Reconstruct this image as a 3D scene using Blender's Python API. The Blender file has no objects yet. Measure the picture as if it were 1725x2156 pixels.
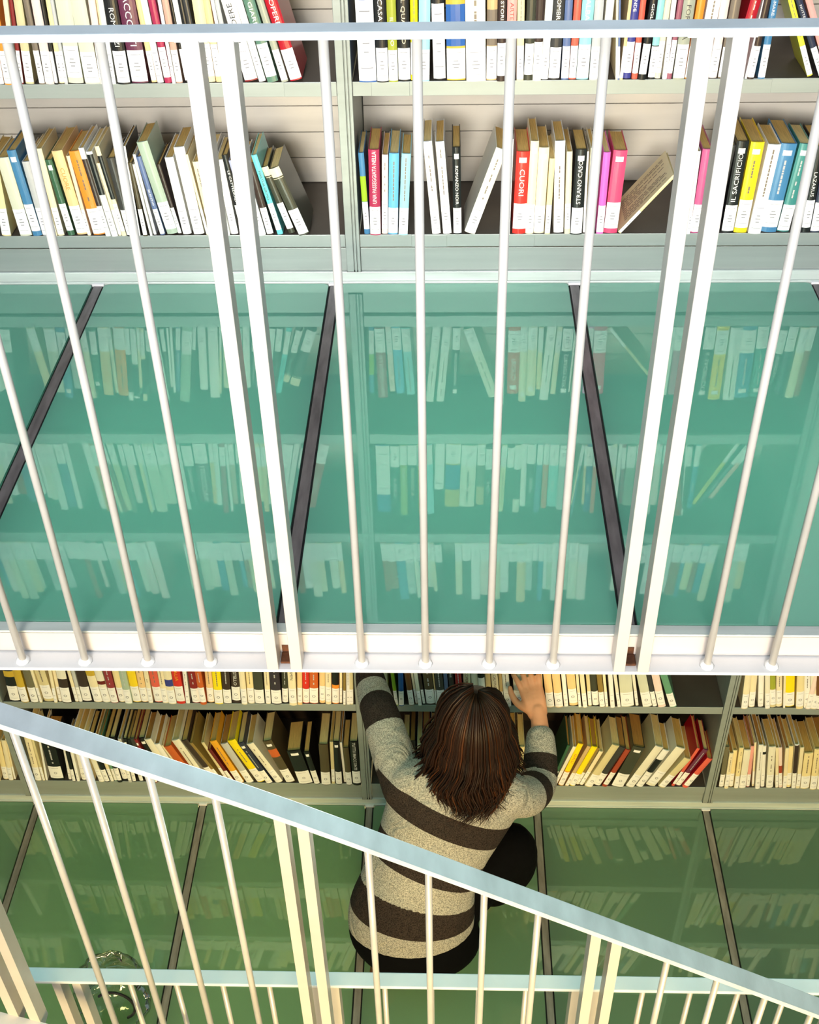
import bpy, bmesh, math, random
from mathutils import Vector, Matrix, Euler
random.seed(11)
sc = bpy.context.scene
C = sc.collection

# ------------------------------------------------------------------ camera
cam_d = bpy.data.cameras.new('camera'); cam = bpy.data.objects.new('camera', cam_d); C.objects.link(cam)
cam_d.sensor_fit = 'HORIZONTAL'; cam_d.sensor_width = 36.0
cam_d.lens = 2538.13/1725*36; cam_d.clip_start = .05; cam_d.clip_end = 60
R_ = Vector((0.99950313, 0.02603408, -0.01776875)); U_ = Vector((-0.00301708, 0.6401647, 0.76823177)); F_ = Vector((-0.03137513, 0.76779645, -0.63992516))
cam.matrix_world = Matrix(((R_.x, U_.x, -F_.x, 0), (R_.y, U_.y, -F_.y, 0), (R_.z, U_.z, -F_.z, 0), (0, 0, 0, 1)))
sc.camera = cam

# ------------------------------------------------------------------ world, lamps, exposure
w = bpy.data.worlds.new('hall_daylight'); sc.world = w; w.use_nodes = True
bg = w.node_tree.nodes['Background']; bg.inputs[0].default_value = (.74, .88, 1, 1); bg.inputs[1].default_value = .19
def area(name, loc, target, sx, sy, power, col):
    l = bpy.data.lights.new(name, 'AREA'); l.shape = 'RECTANGLE'; l.size = sx; l.size_y = sy; l.energy = power; l.color = col
    o = bpy.data.objects.new(name, l); C.objects.link(o); o.location = loc
    o.rotation_euler = (Vector(target)-Vector(loc)).to_track_quat('-Z', 'Y').to_euler(); return o
hw = area('hall_window_light', (-.5, -2.8, .35), (0, 2.5, -.80), 2.4, 1.3, 32, (1, .965, .92)); hw.data.spread = math.radians(42)
sk = area('skylight', (0, .3, 3.6), (0, 1.7, -1.4), 4.5, 2.6, 52, (.46, .75, 1))
ll = area('lower_hall_lamp', (.4, -1.7, -1.9), (0, 2.5, -3.05), 2.6, .5, 44, (1, .74, .33)); ll.data.spread = math.radians(75)
area('basement_lamp', (-.9, 1.85, -4.6), (-.9, 1.9, -3.4), 2.0, .7, 52, (1, .74, .28))
area('added_pane_fill', (0, 1.85, -1.98), (0, 1.9, -1.4), 3.6, .6, 50, (.88, 1, .95))  # added fill, no fixture modelled; brightens the upper panes from below
sc.view_settings.view_transform = 'Standard'; sc.view_settings.look = 'None'
sc.view_settings.exposure = .30; sc.view_settings.gamma = 1; sc.view_settings.use_curve_mapping = False
sc.cycles.max_bounces = 6; sc.cycles.glossy_bounces = 4; sc.cycles.transmission_bounces = 6; sc.cycles.transparent_max_bounces = 8
sc.cycles.use_denoising = True

# ------------------------------------------------------------------ materials
def lin(r, g, b):
    f = lambda c: (c/255/12.92 if c/255 <= .04045 else ((c/255+.055)/1.055)**2.4)
    return (f(r), f(g), f(b), 1)
def mat(name, rgb, rough=.5, metal=0, coat=0, noise=0, nscale=20, stretch=(1, 1, 1), bump=0, spec=.5):
    m = bpy.data.materials.new(name); m.use_nodes = True; nt = m.node_tree; b = nt.nodes['Principled BSDF']
    c = lin(*rgb); b.inputs['Base Color'].default_value = c; b.inputs['Roughness'].default_value = rough
    b.inputs['Metallic'].default_value = metal; b.inputs['Coat Weight'].default_value = coat; b.inputs['Coat Roughness'].default_value = .12
    b.inputs['Specular IOR Level'].default_value = spec
    if noise or bump:
        tc = nt.nodes.new('ShaderNodeTexCoord'); mp = nt.nodes.new('ShaderNodeMapping'); mp.inputs['Scale'].default_value = stretch
        nz = nt.nodes.new('ShaderNodeTexNoise'); nz.inputs['Scale'].default_value = nscale; nz.inputs['Detail'].default_value = 5
        nt.links.new(tc.outputs['Object'], mp.inputs[0]); nt.links.new(mp.outputs[0], nz.inputs['Vector'])
        if noise:
            mx = nt.nodes.new('ShaderNodeMix'); mx.data_type = 'RGBA'
            mx.inputs[6].default_value = tuple(x*(1-noise) for x in c[:3])+(1,); mx.inputs[7].default_value = tuple(min(1, x*(1+noise*.7)) for x in c[:3])+(1,)
            mr = nt.nodes.new('ShaderNodeMapRange'); mr.inputs[1].default_value = .3; mr.inputs[2].default_value = .7
            nt.links.new(nz.outputs[0], mr.inputs[0]); nt.links.new(mr.outputs[0], mx.inputs[0]); nt.links.new(mx.outputs[2], b.inputs['Base Color'])
        if bump:
            bp = nt.nodes.new('ShaderNodeBump'); bp.inputs['Strength'].default_value = bump; bp.inputs['Distance'].default_value = .002
            nt.links.new(nz.outputs[0], bp.inputs['Height']); nt.links.new(bp.outputs[0], b.inputs['Normal'])
    return m
M = {}
M['paint'] = mat('white_metal_paint', (194, 190, 184), .42, 0, .15, .05, 14, bump=.15)
M['beam'] = mat('white_beam_paint', (232, 230, 230), .4, 0, .2, .05, 9, bump=.12)
M['rail_worn'] = mat('sky_tinted_handrail_paint', (204, 214, 221), .42, 0, .15, .16, 9, (1, 1, 4))  # skylight blue tinted into the handrail colour, mottled with wear
M['steel'] = mat('brushed_grey_steel', (160, 167, 162), .42, .3, 0, .07, 6, (.4, 8, 8))
M['steel_dark'] = mat('dark_shelf_steel', (86, 78, 70), .5, .25, 0, .15, 8)
M['strip'] = mat('worn_dark_floor_bar', (112, 106, 108), .42, .45, 0, .4, 18, (3, .6, 3))
M['strip_low'] = mat('worn_grey_floor_bar', (150, 144, 134), .42, .35, 0, .35, 18, (3, .6, 3))
M['rail_pale'] = mat('pale_handrail_paint', (222, 231, 240), .4, 0, .2, .06, 9, (1, 1, 4))  # paler handrail colour used on the level lower railing
M['black'] = mat('black_gasket', (16, 16, 17), .7)
M['ledge'] = mat('pale_zinc_trim', (205, 212, 206), .4, .2, 0, .12, 10, (.5, 6, 6))
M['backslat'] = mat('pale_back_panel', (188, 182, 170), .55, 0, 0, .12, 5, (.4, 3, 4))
M['web'] = mat('web_paint', (204, 197, 193), .5, 0, .1, .06, 7, bump=.12)
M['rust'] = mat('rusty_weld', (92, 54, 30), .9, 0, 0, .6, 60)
M['weld'] = mat('white_weld_bead', (236, 238, 240), .6, 0, 0, .12, 90, bump=.5)
M['backshade'] = mat('shaded_back_panel', (58, 44, 34), .6, 0, 0, .2, 5)  # darker back panel copy for the lower cases, deep shade put into the colour
M['silver'] = mat('silver_grey_bar_paint', (196, 194, 190), .34, .15, .2, .06, 20, bump=.1)
M['wall'] = mat('plaster_wall', (206, 203, 196), .8, 0, 0, .05, 3)
M['paper'] = mat('white_call_label', (248, 246, 243), .5, 0, .25)
M['print'] = mat('grey_label_print', (150, 148, 150), .7)
M['pages'] = mat('aged_page_edges', (212, 172, 96), .85, 0, 0, .28, 40, (30, .6, 1))
M['pages2'] = mat('cream_page_edges', (226, 198, 132), .85, 0, 0, .22, 40, (30, .6, 1))
M['pages3'] = mat('brown_page_edges', (178, 126, 56), .85, 0, 0, .3, 40, (30, .6, 1))
PAL = dict(pale_yellow=(245, 226, 170), pale_sage=(216, 216, 192), denim_blue=(72, 130, 172), pale_grey=(196, 196, 194), cream=(244, 230, 192), dark_green=(58, 98, 70), peach=(244, 206, 148), orange=(243, 148, 48),
 white=(246, 244, 238), charcoal=(62, 60, 58), olive_brown=(84, 72, 50), slate_blue=(98, 116, 158), sage_green=(176, 194, 172), dark_brown=(62, 46, 40), lavender=(176, 180, 206), turquoise=(112, 214, 214), dark_olive=(66, 66, 52),
 crimson=(176, 46, 84), pale_pink=(246, 220, 210), sky_blue=(108, 184, 226), pale_cyan=(160, 218, 228), black=(28, 27, 28), ivory=(240, 234, 214), red=(216, 50, 40), magenta=(238, 104, 196), rose=(226, 74, 116), mauve_pink=(200, 92, 140),
 yellow=(252, 216, 36), teal=(66, 140, 134), navy=(48, 52, 72), brick=(168, 70, 44), dark_red=(138, 34, 36), khaki_cream=(222, 208, 160), taupe=(128, 114, 98), plum=(106, 50, 76), tan_pink=(204, 164, 144), dark_sage=(96, 132, 112),
 sage_grey=(168, 170, 150), scarlet=(182, 22, 40), royal_blue=(36, 92, 164), olive_lime=(166, 172, 56), bright_yellow=(250, 226, 18), mustard=(206, 172, 56), tan=(208, 176, 124), salmon=(238, 166, 156), coral=(226, 98, 78), pale_teal=(150, 208, 206),
 indigo=(60, 64, 140), mauve=(160, 92, 108), lemon=(240, 232, 70), burnt_orange=(204, 98, 42), khaki_brown=(148, 122, 62), sea_green=(104, 156, 122), maroon=(108, 28, 26), amber=(236, 168, 38), olive_grey=(116, 110, 84), rosewood=(150, 52, 60),
 aubergine=(56, 46, 56), lime=(158, 196, 40), brown=(118, 76, 42))
def cover_mat(n):
    k = 'cover_'+n
    if k not in M: M[k] = mat('cover_'+n, PAL[n], .36, 0, .3, .06, 12)
    return M[k]
def glass_mat(name, col, ior=2.0, tint=(.80, 1, .90, 1), fac=.55):
    m = bpy.data.materials.new(name); m.use_nodes = True; nt = m.node_tree; nt.nodes.clear()
    out = nt.nodes.new('ShaderNodeOutputMaterial'); mix = nt.nodes.new('ShaderNodeMixShader'); m2 = nt.nodes.new('ShaderNodeMixShader')
    fr = nt.nodes.new('ShaderNodeFresnel'); fr.inputs[0].default_value = ior
    gl = nt.nodes.new('ShaderNodeBsdfGlossy'); gl.inputs['Roughness'].default_value = .022; gl.inputs[0].default_value = tint
    df = nt.nodes.new('ShaderNodeBsdfDiffuse'); tr = nt.nodes.new('ShaderNodeBsdfTranslucent')
    df.inputs[0].default_value = col; tr.inputs[0].default_value = tuple(min(1, c*1.3) for c in col[:3])+(1,)
    m2.inputs[0].default_value = fac
    nt.links.new(df.outputs[0], m2.inputs[1]); nt.links.new(tr.outputs[0], m2.inputs[2])
    nt.links.new(fr.outputs[0], mix.inputs[0]); nt.links.new(m2.outputs[0], mix.inputs[1]); nt.links.new(gl.outputs[0], mix.inputs[2])
    nt.links.new(mix.outputs[0], out.inputs[0]); return m
M['glass'] = glass_mat('frosted_green_floor_glass', (.25, .54, .44, 1))
M['glass_low'] = glass_mat('warm_lit_floor_glass', (.25, .40, .27, 1), 1.75, (.8, 1, .8, 1), .55)  # copy of the floor glass with the warm lower light mixed into its tint

# ------------------------------------------------------------------ helpers
def tag(o, label=None, cat=None, group=None, kind=None):
    if label: o['label'] = label
    if cat: o['category'] = cat
    if group: o['group'] = group
    if kind: o['kind'] = kind
    return o
def empty(name, loc=(0, 0, 0)):
    o = bpy.data.objects.new(name, None); C.objects.link(o); o.location = loc; return o
def link(name, me, mats, parent=None, smooth=False):
    o = bpy.data.objects.new(name, me); C.objects.link(o)
    for m in (mats if isinstance(mats, (list, tuple)) else [mats]): me.materials.append(m)
    if parent is not None: o.parent = parent
    if smooth: me.polygons.foreach_set('use_smooth', [True]*len(me.polygons))
    return o
class MB:
    def __init__(s): s.v = []; s.f = []; s.m = []
    def add(s, vs, fs, mi=0):
        n = len(s.v); s.v += [tuple(v) for v in vs]; s.f += [tuple(i+n for i in f) for f in fs]; s.m += [mi]*len(fs); return s
    def box(s, a, b, mi=0, bev=0):
        x0, y0, z0 = a; x1, y1, z1 = b
        if bev:
            bm = bmesh.new(); bmesh.ops.create_cube(bm, size=1)
            for v in bm.verts: v.co = Vector(((x0+x1)/2+v.co.x*(x1-x0), (y0+y1)/2+v.co.y*(y1-y0), (z0+z1)/2+v.co.z*(z1-z0)))
            bmesh.ops.bevel(bm, geom=bm.edges[:], offset=bev, segments=2, profile=.5, affect='EDGES')
            bm.verts.index_update(); r = s.add([v.co for v in bm.verts], [[v.index for v in f.verts] for f in bm.faces], mi); bm.free(); return r
        return s.add([(x0, y0, z0), (x1, y0, z0), (x1, y1, z0), (x0, y1, z0), (x0, y0, z1), (x1, y0, z1), (x1, y1, z1), (x0, y1, z1)],
                     [(0, 3, 2, 1), (4, 5, 6, 7), (0, 1, 5, 4), (1, 2, 6, 5), (2, 3, 7, 6), (3, 0, 4, 7)], mi)
    def quad(s, a, b, c, d, mi=0): return s.add([a, b, c, d], [(0, 1, 2, 3)], mi)
    def prism(s, prof, z0, z1, mi=0, dz=None):   # closed outline in XY, extruded in Z
        n = len(prof); vs = [(x, y, z0) for x, y in prof]+[(x, y, z1) for x, y in prof]
        return s.add(vs, [tuple(range(n-1, -1, -1)), tuple(range(n, 2*n))]+[(i, (i+1) % n, n+(i+1) % n, n+i) for i in range(n)], mi)
    def tube(s, pts, rad, n=12, mi=0, cap=True):
        pts = [Vector(p) for p in pts]; rings = []
        up = Vector((0, 1, 0)) if abs((pts[-1]-pts[0]).normalized().y) < .9 else Vector((1, 0, 0))
        for i, p in enumerate(pts):
            t = (pts[min(i+1, len(pts)-1)]-pts[max(i-1, 0)]).normalized(); a = t.cross(up).normalized(); b = a.cross(t).normalized()
            r = rad[i] if isinstance(rad, (list, tuple)) else rad
            rx, ry = r if isinstance(r, tuple) else (r, r)
            rings.append([p+a*math.cos(2*math.pi*k/n)*rx+b*math.sin(2*math.pi*k/n)*ry for k in range(n)])
        vs = [v for r in rings for v in r]; fs = []
        for i in range(len(rings)-1):
            for k in range(n): fs.append((i*n+k, i*n+(k+1) % n, (i+1)*n+(k+1) % n, (i+1)*n+k))
        if cap: fs += [tuple(range(n-1, -1, -1)), tuple(range((len(rings)-1)*n, len(rings)*n))]
        return s.add(vs, fs, mi)
    def mesh(s, name):
        me = bpy.data.meshes.new(name); me.from_pydata(s.v, [], s.f)
        if any(s.m): me.polygons.foreach_set('material_index', s.m)
        me.update(); return me
    def build(s, name, mats, parent=None, smooth=False): return link(name, s.mesh(name), mats, parent, smooth)

# ------------------------------------------------------------------ dimensions (metres, camera eye at the origin)
D = 1.3494            # front plane of the railings
S = 2.5537            # front plane of the bookcases
FLOOR = [-1.4158, -3.4445]
SHELF_Y = S

# ------------------------------------------------------------------ setting: wall, glass floors, edge beams
wl = MB().box((-3.2, S+.34, -4.3), (3.2, S+.44, 2.2)).build('wall_back', M['wall']); tag(wl, kind='structure')

def glass_floor(z, seams, gm, y0=1.4119, y1=2.5462, xl=-2.1, xr=2.1):
    root = empty('floor', (0, 0, z)); tag(root, kind='structure')
    hb = .0105; gap = .0045
    def seam_bar(x):
        b = MB().box((x-hb, y0-.003, -.045), (x+hb, y1+.004, -.0015), 0, .001).box((x-hb*.6, y0+.14, -.14), (x+hb*.6, y1, -.0448)); b.build('joint_bar', M['strip' if z > -2 else 'strip_low'], root)
        MB().box((x-hb-gap, y0+.004, -.03), (x-hb, y1-.002, -.006)).box((x+hb, y0+.004, -.03), (x+hb+gap, y1-.002, -.006)).build('gasket', M['black'], root)
        MB().box((x-hb-.004, y1-.006, -.003), (x+hb+.004, y1+.012, .0035), 0, .0015).build('end_cap', M['beam'], root)
    for x in seams: seam_bar(x)
    e = [xl]+list(seams)+[xr]
    for a, b in zip(e[:-1], e[1:]):
        r = .012; X0, X1 = a+hb+gap, b-hb-gap; pr = []
        for cx, cy, a0 in ((X1-r, y0+r, -90), (X1-r, y1-r, 0), (X0+r, y1-r, 90), (X0+r, y0+r, 180)):
            for k in range(5): t = math.radians(a0+k*22.5); pr.append((cx+r*math.cos(t), cy+r*math.sin(t)))
        MB().prism(pr, -.022, 0).build('glass_pane', gm, root)
    # rear ledge strip at the foot of the bookcases
    MB().box((xl, y1+.002, -.05), (xr, S+.02, .004), 0, .001).box((xl, S-.001, .004), (xr, S+.012, .028), 0, .001).build('rear_ledge', M['ledge'], root)
    # front edge: glass seat, vertical web, outer flange
    MB().box((xl, 1.3889, -.0045), (xr, y0-.001, .0), 0, .001).box((xl, 1.396, -.04), (xr, 1.4, -.0045)).box((xl, 1.3935, -.0493), (xr, 1.3945, -.0462)).build('front_ledge', M['ledge'], root)
    MB().box((xl, 1.3889, -.0462), (xr, 1.3945, -.0050)).build('edge_web', M['web'], root)
    MB().box((xl, 1.3515, -.0555), (xr, 1.394, -.0493), 0, .001).build('edge_flange', M['beam'], root)
    return root
fl_up = glass_floor(FLOOR[0], [-1.404, -.8372, -.2693, .2986, .8665, 1.434], M['glass'])
fl_lo = glass_floor(FLOOR[1], [-1.4237, -.8450, -.2660, .3115, .8885, 1.466], M['glass_low'])
# welded joints with rust where the post pairs meet the upper beam
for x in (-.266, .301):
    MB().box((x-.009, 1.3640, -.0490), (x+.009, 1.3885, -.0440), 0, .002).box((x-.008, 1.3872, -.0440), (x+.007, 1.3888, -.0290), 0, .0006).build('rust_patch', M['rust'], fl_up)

# ------------------------------------------------------------------ bookcases
def bookcase(x0, x1, floor, shelf_z, label, upright_left=False):
    root = empty('bookcase', ((x0+x1)/2, S, floor)); tag(root, label, 'bookcase', 'steel library bookcases')
    ox, oz = (x0+x1)/2, floor
    L = lambda x, y, z: (x-ox, y-S, z-oz)
    bx = lambda mb, a, b, bev=0: mb.box(L(*a), L(*b), 0, bev)
    top = shelf_z[-1]+.36
    for i, z in enumerate(shelf_z):
        mb = MB(); bx(mb, (x0+.001, S, z-.031), (x1-.001, S+.0025, z), .0008); bx(mb, (x0+.001, S+.0027, z-.031), (x1-.001, S+.010, z-.0285))
        mb.build('shelf_lip', M['steel'], root)
        mb = MB(); bx(mb, (x0+.001, S+.0026, z-.004), (x1-.001, S+.30, z-.0008)); mb.build('shelf', M['steel_dark'], root)
    mb = MB(); z0 = shelf_z[0]-.0365; bx(mb, (x0+.0006, S+.006, floor+.0285), (x1-.0006, S+.010, z0), .0008); mb.build('kick_plate', M['steel'], root)
    for z, zn in zip(shelf_z, shelf_z[1:]+[top]):
        n = 5; hgt = (zn-.0315-z)/n
        for k in range(n):
            mb = MB(); bx(mb, (x0+.001, S+.285, z+k*hgt+.0006), (x1-.001, S+.285+.010, z+(k+1)*hgt-.0014), .001); o = mb.build('back_slat', M['backslat' if floor > -2 else 'backshade'], root)
            o.rotation_euler.x = 0
    def upright(xa, xb):
        mb = MB(); w_ = xb-xa
        bx(mb, (xa, S-.004, floor+.030), (xa+w_*.52, S+.012, top), .001); bx(mb, (xa+w_*.58, S-.004, floor+.030), (xa+w_*.74, S+.012, top), .0008)
        bx(mb, (xa+w_*.80, S-.004, floor+.030), (xb, S+.012, top), .0008); bx(mb, (xa+.001, S+.003, floor+.030), (xb-.001, S+.33, top))
        mb.build('upright', M['steel'], root)
        mb = MB(); bx(mb, (xa-.0006, S-.003, floor+.0285), (xb+.0006, S+.014, floor+.0310)); mb.build('foot_pad', M['black'], root)
    upright(x1, x1+.0325)
    if upright_left: upright(x0-.0325, x0)
    return root
U_UP = [-.2385, .9170]     # left faces of uprights, upper
U_LO = [-1.461, -.2895, .8745]
SZU = [-1.2924, -.9367, -.5917, -.245, .10]
SZL = [-3.3337, -2.9289, -2.555, -2.19, -1.83]
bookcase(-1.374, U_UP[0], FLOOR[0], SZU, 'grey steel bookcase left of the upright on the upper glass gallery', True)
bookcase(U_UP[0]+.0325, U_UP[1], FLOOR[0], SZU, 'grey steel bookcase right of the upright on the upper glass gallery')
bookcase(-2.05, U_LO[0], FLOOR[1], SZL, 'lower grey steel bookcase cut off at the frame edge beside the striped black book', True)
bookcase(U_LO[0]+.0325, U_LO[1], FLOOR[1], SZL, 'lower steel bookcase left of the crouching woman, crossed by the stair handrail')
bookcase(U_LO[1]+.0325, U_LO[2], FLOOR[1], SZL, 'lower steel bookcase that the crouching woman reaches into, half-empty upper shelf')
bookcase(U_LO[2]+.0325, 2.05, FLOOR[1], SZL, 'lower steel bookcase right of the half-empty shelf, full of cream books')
for x, z in ((-.085, SZU[0]), (.118, SZU[0]), (-.352, SZU[1]), (.60, SZU[1]), (-.165, SZU[1])):
    b = 'bookcase' if x < U_UP[0] else 'bookcase.001'
    o = MB().box((x, S-.0022, z-.0305), (x+.082, S-.0002, z-.0006), 0, .0006).build('label_holder', M['steel']); o.parent = bpy.data.objects[b]
    p = bpy.data.objects[b]; o.matrix_parent_inverse = Matrix.Translation(-Vector(p.location))

# ------------------------------------------------------------------ railings
def level_railing(zt, label, groups, posts, zbase, x0=-1.75, x1=1.75):
    root = empty('gallery_railing', (0, D, zbase)); tag(root, label, 'railing')
    Lz = lambda z: z-zbase
    MB().box((x0, 0, Lz(zt-.0092)), (x1, .0345, Lz(zt)), 0, .0022).build('handrail', [M['rail_worn' if zt > -1 else 'rail_pale']], root)
    for x in posts:
        mb = MB().box((x-.0094, .001, Lz(zbase)), (x+.0094, .0335, Lz(zt-.0088)), 0, .0012); mb.build('post', M['paint'], root)
        mb = MB().prism([(0, 0)]*0 or [(x-.0185, .004), (x+.0185, .004), (x+.0185, .030), (x-.0185, .030)], Lz(zt-.0108), Lz(zt-.0090)); mb.build('weld_bead', M['weld'], root)
    for x in groups:
        MB().tube([(x, .0185, Lz(zbase)), (x, .0185, Lz(zt-.009))], .0060, 14).build('baluster', M['silver'], root, True)
        MB().tube([(x, .0185, Lz(zbase)), (x, .0185, Lz(zbase+.0035)), (x+.001, .018, Lz(zbase+.007))], [.0125, .0105, .0062], 10).build('weld_bead', M['weld'], root, True)
    return root
kx = 1.0085
bu = [(-.13913+p*.56126+j*.104)*kx for p in (-3, -2, -1, 0, 1, 2) for j in range(4)]
pu = [x*1.004+p for x in () for p in ()]
pu = [v+p*.56126*kx for p in (-2, -1, 0, 1) for v in (-.2847, -.2465)]
pu = [v+p*.5665 for p in (-2, -1, 0, 1, 2) for v in (-.2860, -.2470)]
level_railing(-.4403, 'white metal railing with round bars along the upper glass gallery edge', bu, pu, FLOOR[0]-.0493)
bl = [(-.1337+p*.5610+j*.1025) for p in (-2, -1, 0, 1, 2) for j in range(4)]
pl = [v+p*.570 for p in (-2, -1, 0, 1, 2) for v in (-.288, -.243)]
level_railing(-2.4690, 'level white railing of the lower gallery seen below the sloping handrail', [x*kx for x in bl], pl, FLOOR[1]-.0493)

# sloping stair railing
YS = 1.24
line = [(-1.30, -1.186), (-.701, -1.4956), (-.277, -1.7289), (.231, -2.0431), (.731, -2.3547), (1.35, -2.742)]
def zline(x):
    for (a, za), (b, zb) in zip(line[:-1], line[1:]):
        if x <= b or b == line[-1][0]: return za+(zb-za)*(x-a)/(b-a)
root = empty('stair_railing', (-.277, YS, -2.62)); tag(root, 'sloping stair railing with a blue-topped handrail crossing in front of the woman', 'railing')
ro = Vector(root.location)
T = lambda x, y, z: (x-ro.x, y-ro.y, z-ro.z)
mb = MB(); prof = []
xs = [-1.30+i*2.65/28 for i in range(29)]
def zs(x):  # slightly rounded bends
    return sum(zline(x+d) for d in (-.09, -.045, 0, .045, .09))/5 if -1.15 < x < 1.2 else zline(x)
for x in xs:
    z = zs(x); h = .0125
    ring = [(YS+.0015, z), (YS, z+.0015), (YS, z+h-.002), (YS+.002, z+h), (YS+.043, z+h), (YS+.045, z+h-.002), (YS+.045, z+.0015), (YS+.0435, z)]
    prof.append([T(x, y, zz) for y, zz in ring])
vs = [v for r in prof for v in r]; n = 8
fs = [(i*n+k, i*n+(k+1) % n, (i+1)*n+(k+1) % n, (i+1)*n+k) for i in range(len(prof)-1) for k in range(n)]+[tuple(range(n-1, -1, -1)), tuple(range((len(prof)-1)*n, len(prof)*n))]
mb.add(vs, fs); mb.build('handrail', M['rail_worn'], root)
SB = [-1.20, -1.105, -1.006, -.701, -.598, -.497, -.393, -.139, -.032, .070, .172, .430, .536, .641, .745, .99, 1.09]
SP = [-.9055, -.8640, -.2865, -.2480, .2835, .3245, .858, .898]
for x in SB:
    x *= 1.006; z = zs(x); MB().tube([T(x, YS+.021, z-1.05), T(x, YS+.021, z+.004)], .0066, 14).build('baluster', M['silver'], root, True)
for x in SP:
    z = zs(x); mb = MB()
    dz = (zs(x+.01)-zs(x-.01))/2
    a = [T(x-.0098, YS+.002, z-1.06), T(x+.0098, YS+.002, z-1.06), T(x+.0098, YS+.038, z-1.06), T(x-.0098, YS+.038, z-1.06), T(x-.0098, YS+.002, z-dz+.003), T(x+.0098, YS+.002, z+dz+.003), T(x+.0098, YS+.038, z+dz+.003), T(x-.0098, YS+.038, z-dz+.003)]
    mb.add(a, [(0, 3, 2, 1), (4, 5, 6, 7), (0, 1, 5, 4), (1, 2, 6, 5), (2, 3, 7, 6), (3, 0, 4, 7)]); mb.build('post', M['paint'], root)
mb = MB(); P0 = [(x, zs(x)-1.022) for x in (-1.3, -.86, -.277, .231, .731, 1.3)]
for (xa, za), (xb, zb) in zip(P0[:-1], P0[1:]):
    mb.add([T(xa, YS-.10, za-.01), T(xb, YS-.10, zb-.01), T(xb, YS+.003, zb-.01), T(xa, YS+.003, za-.01), T(xa, YS-.10, za), T(xb, YS-.10, zb), T(xb, YS+.003, zb), T(xa, YS+.003, za)],
           [(0, 3, 2, 1), (4, 5, 6, 7), (0, 1, 5, 4), (2, 3, 7, 6), (1, 2, 6, 5), (3, 0, 4, 7)])
mb.build('stringer', M['beam'], root)

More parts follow.
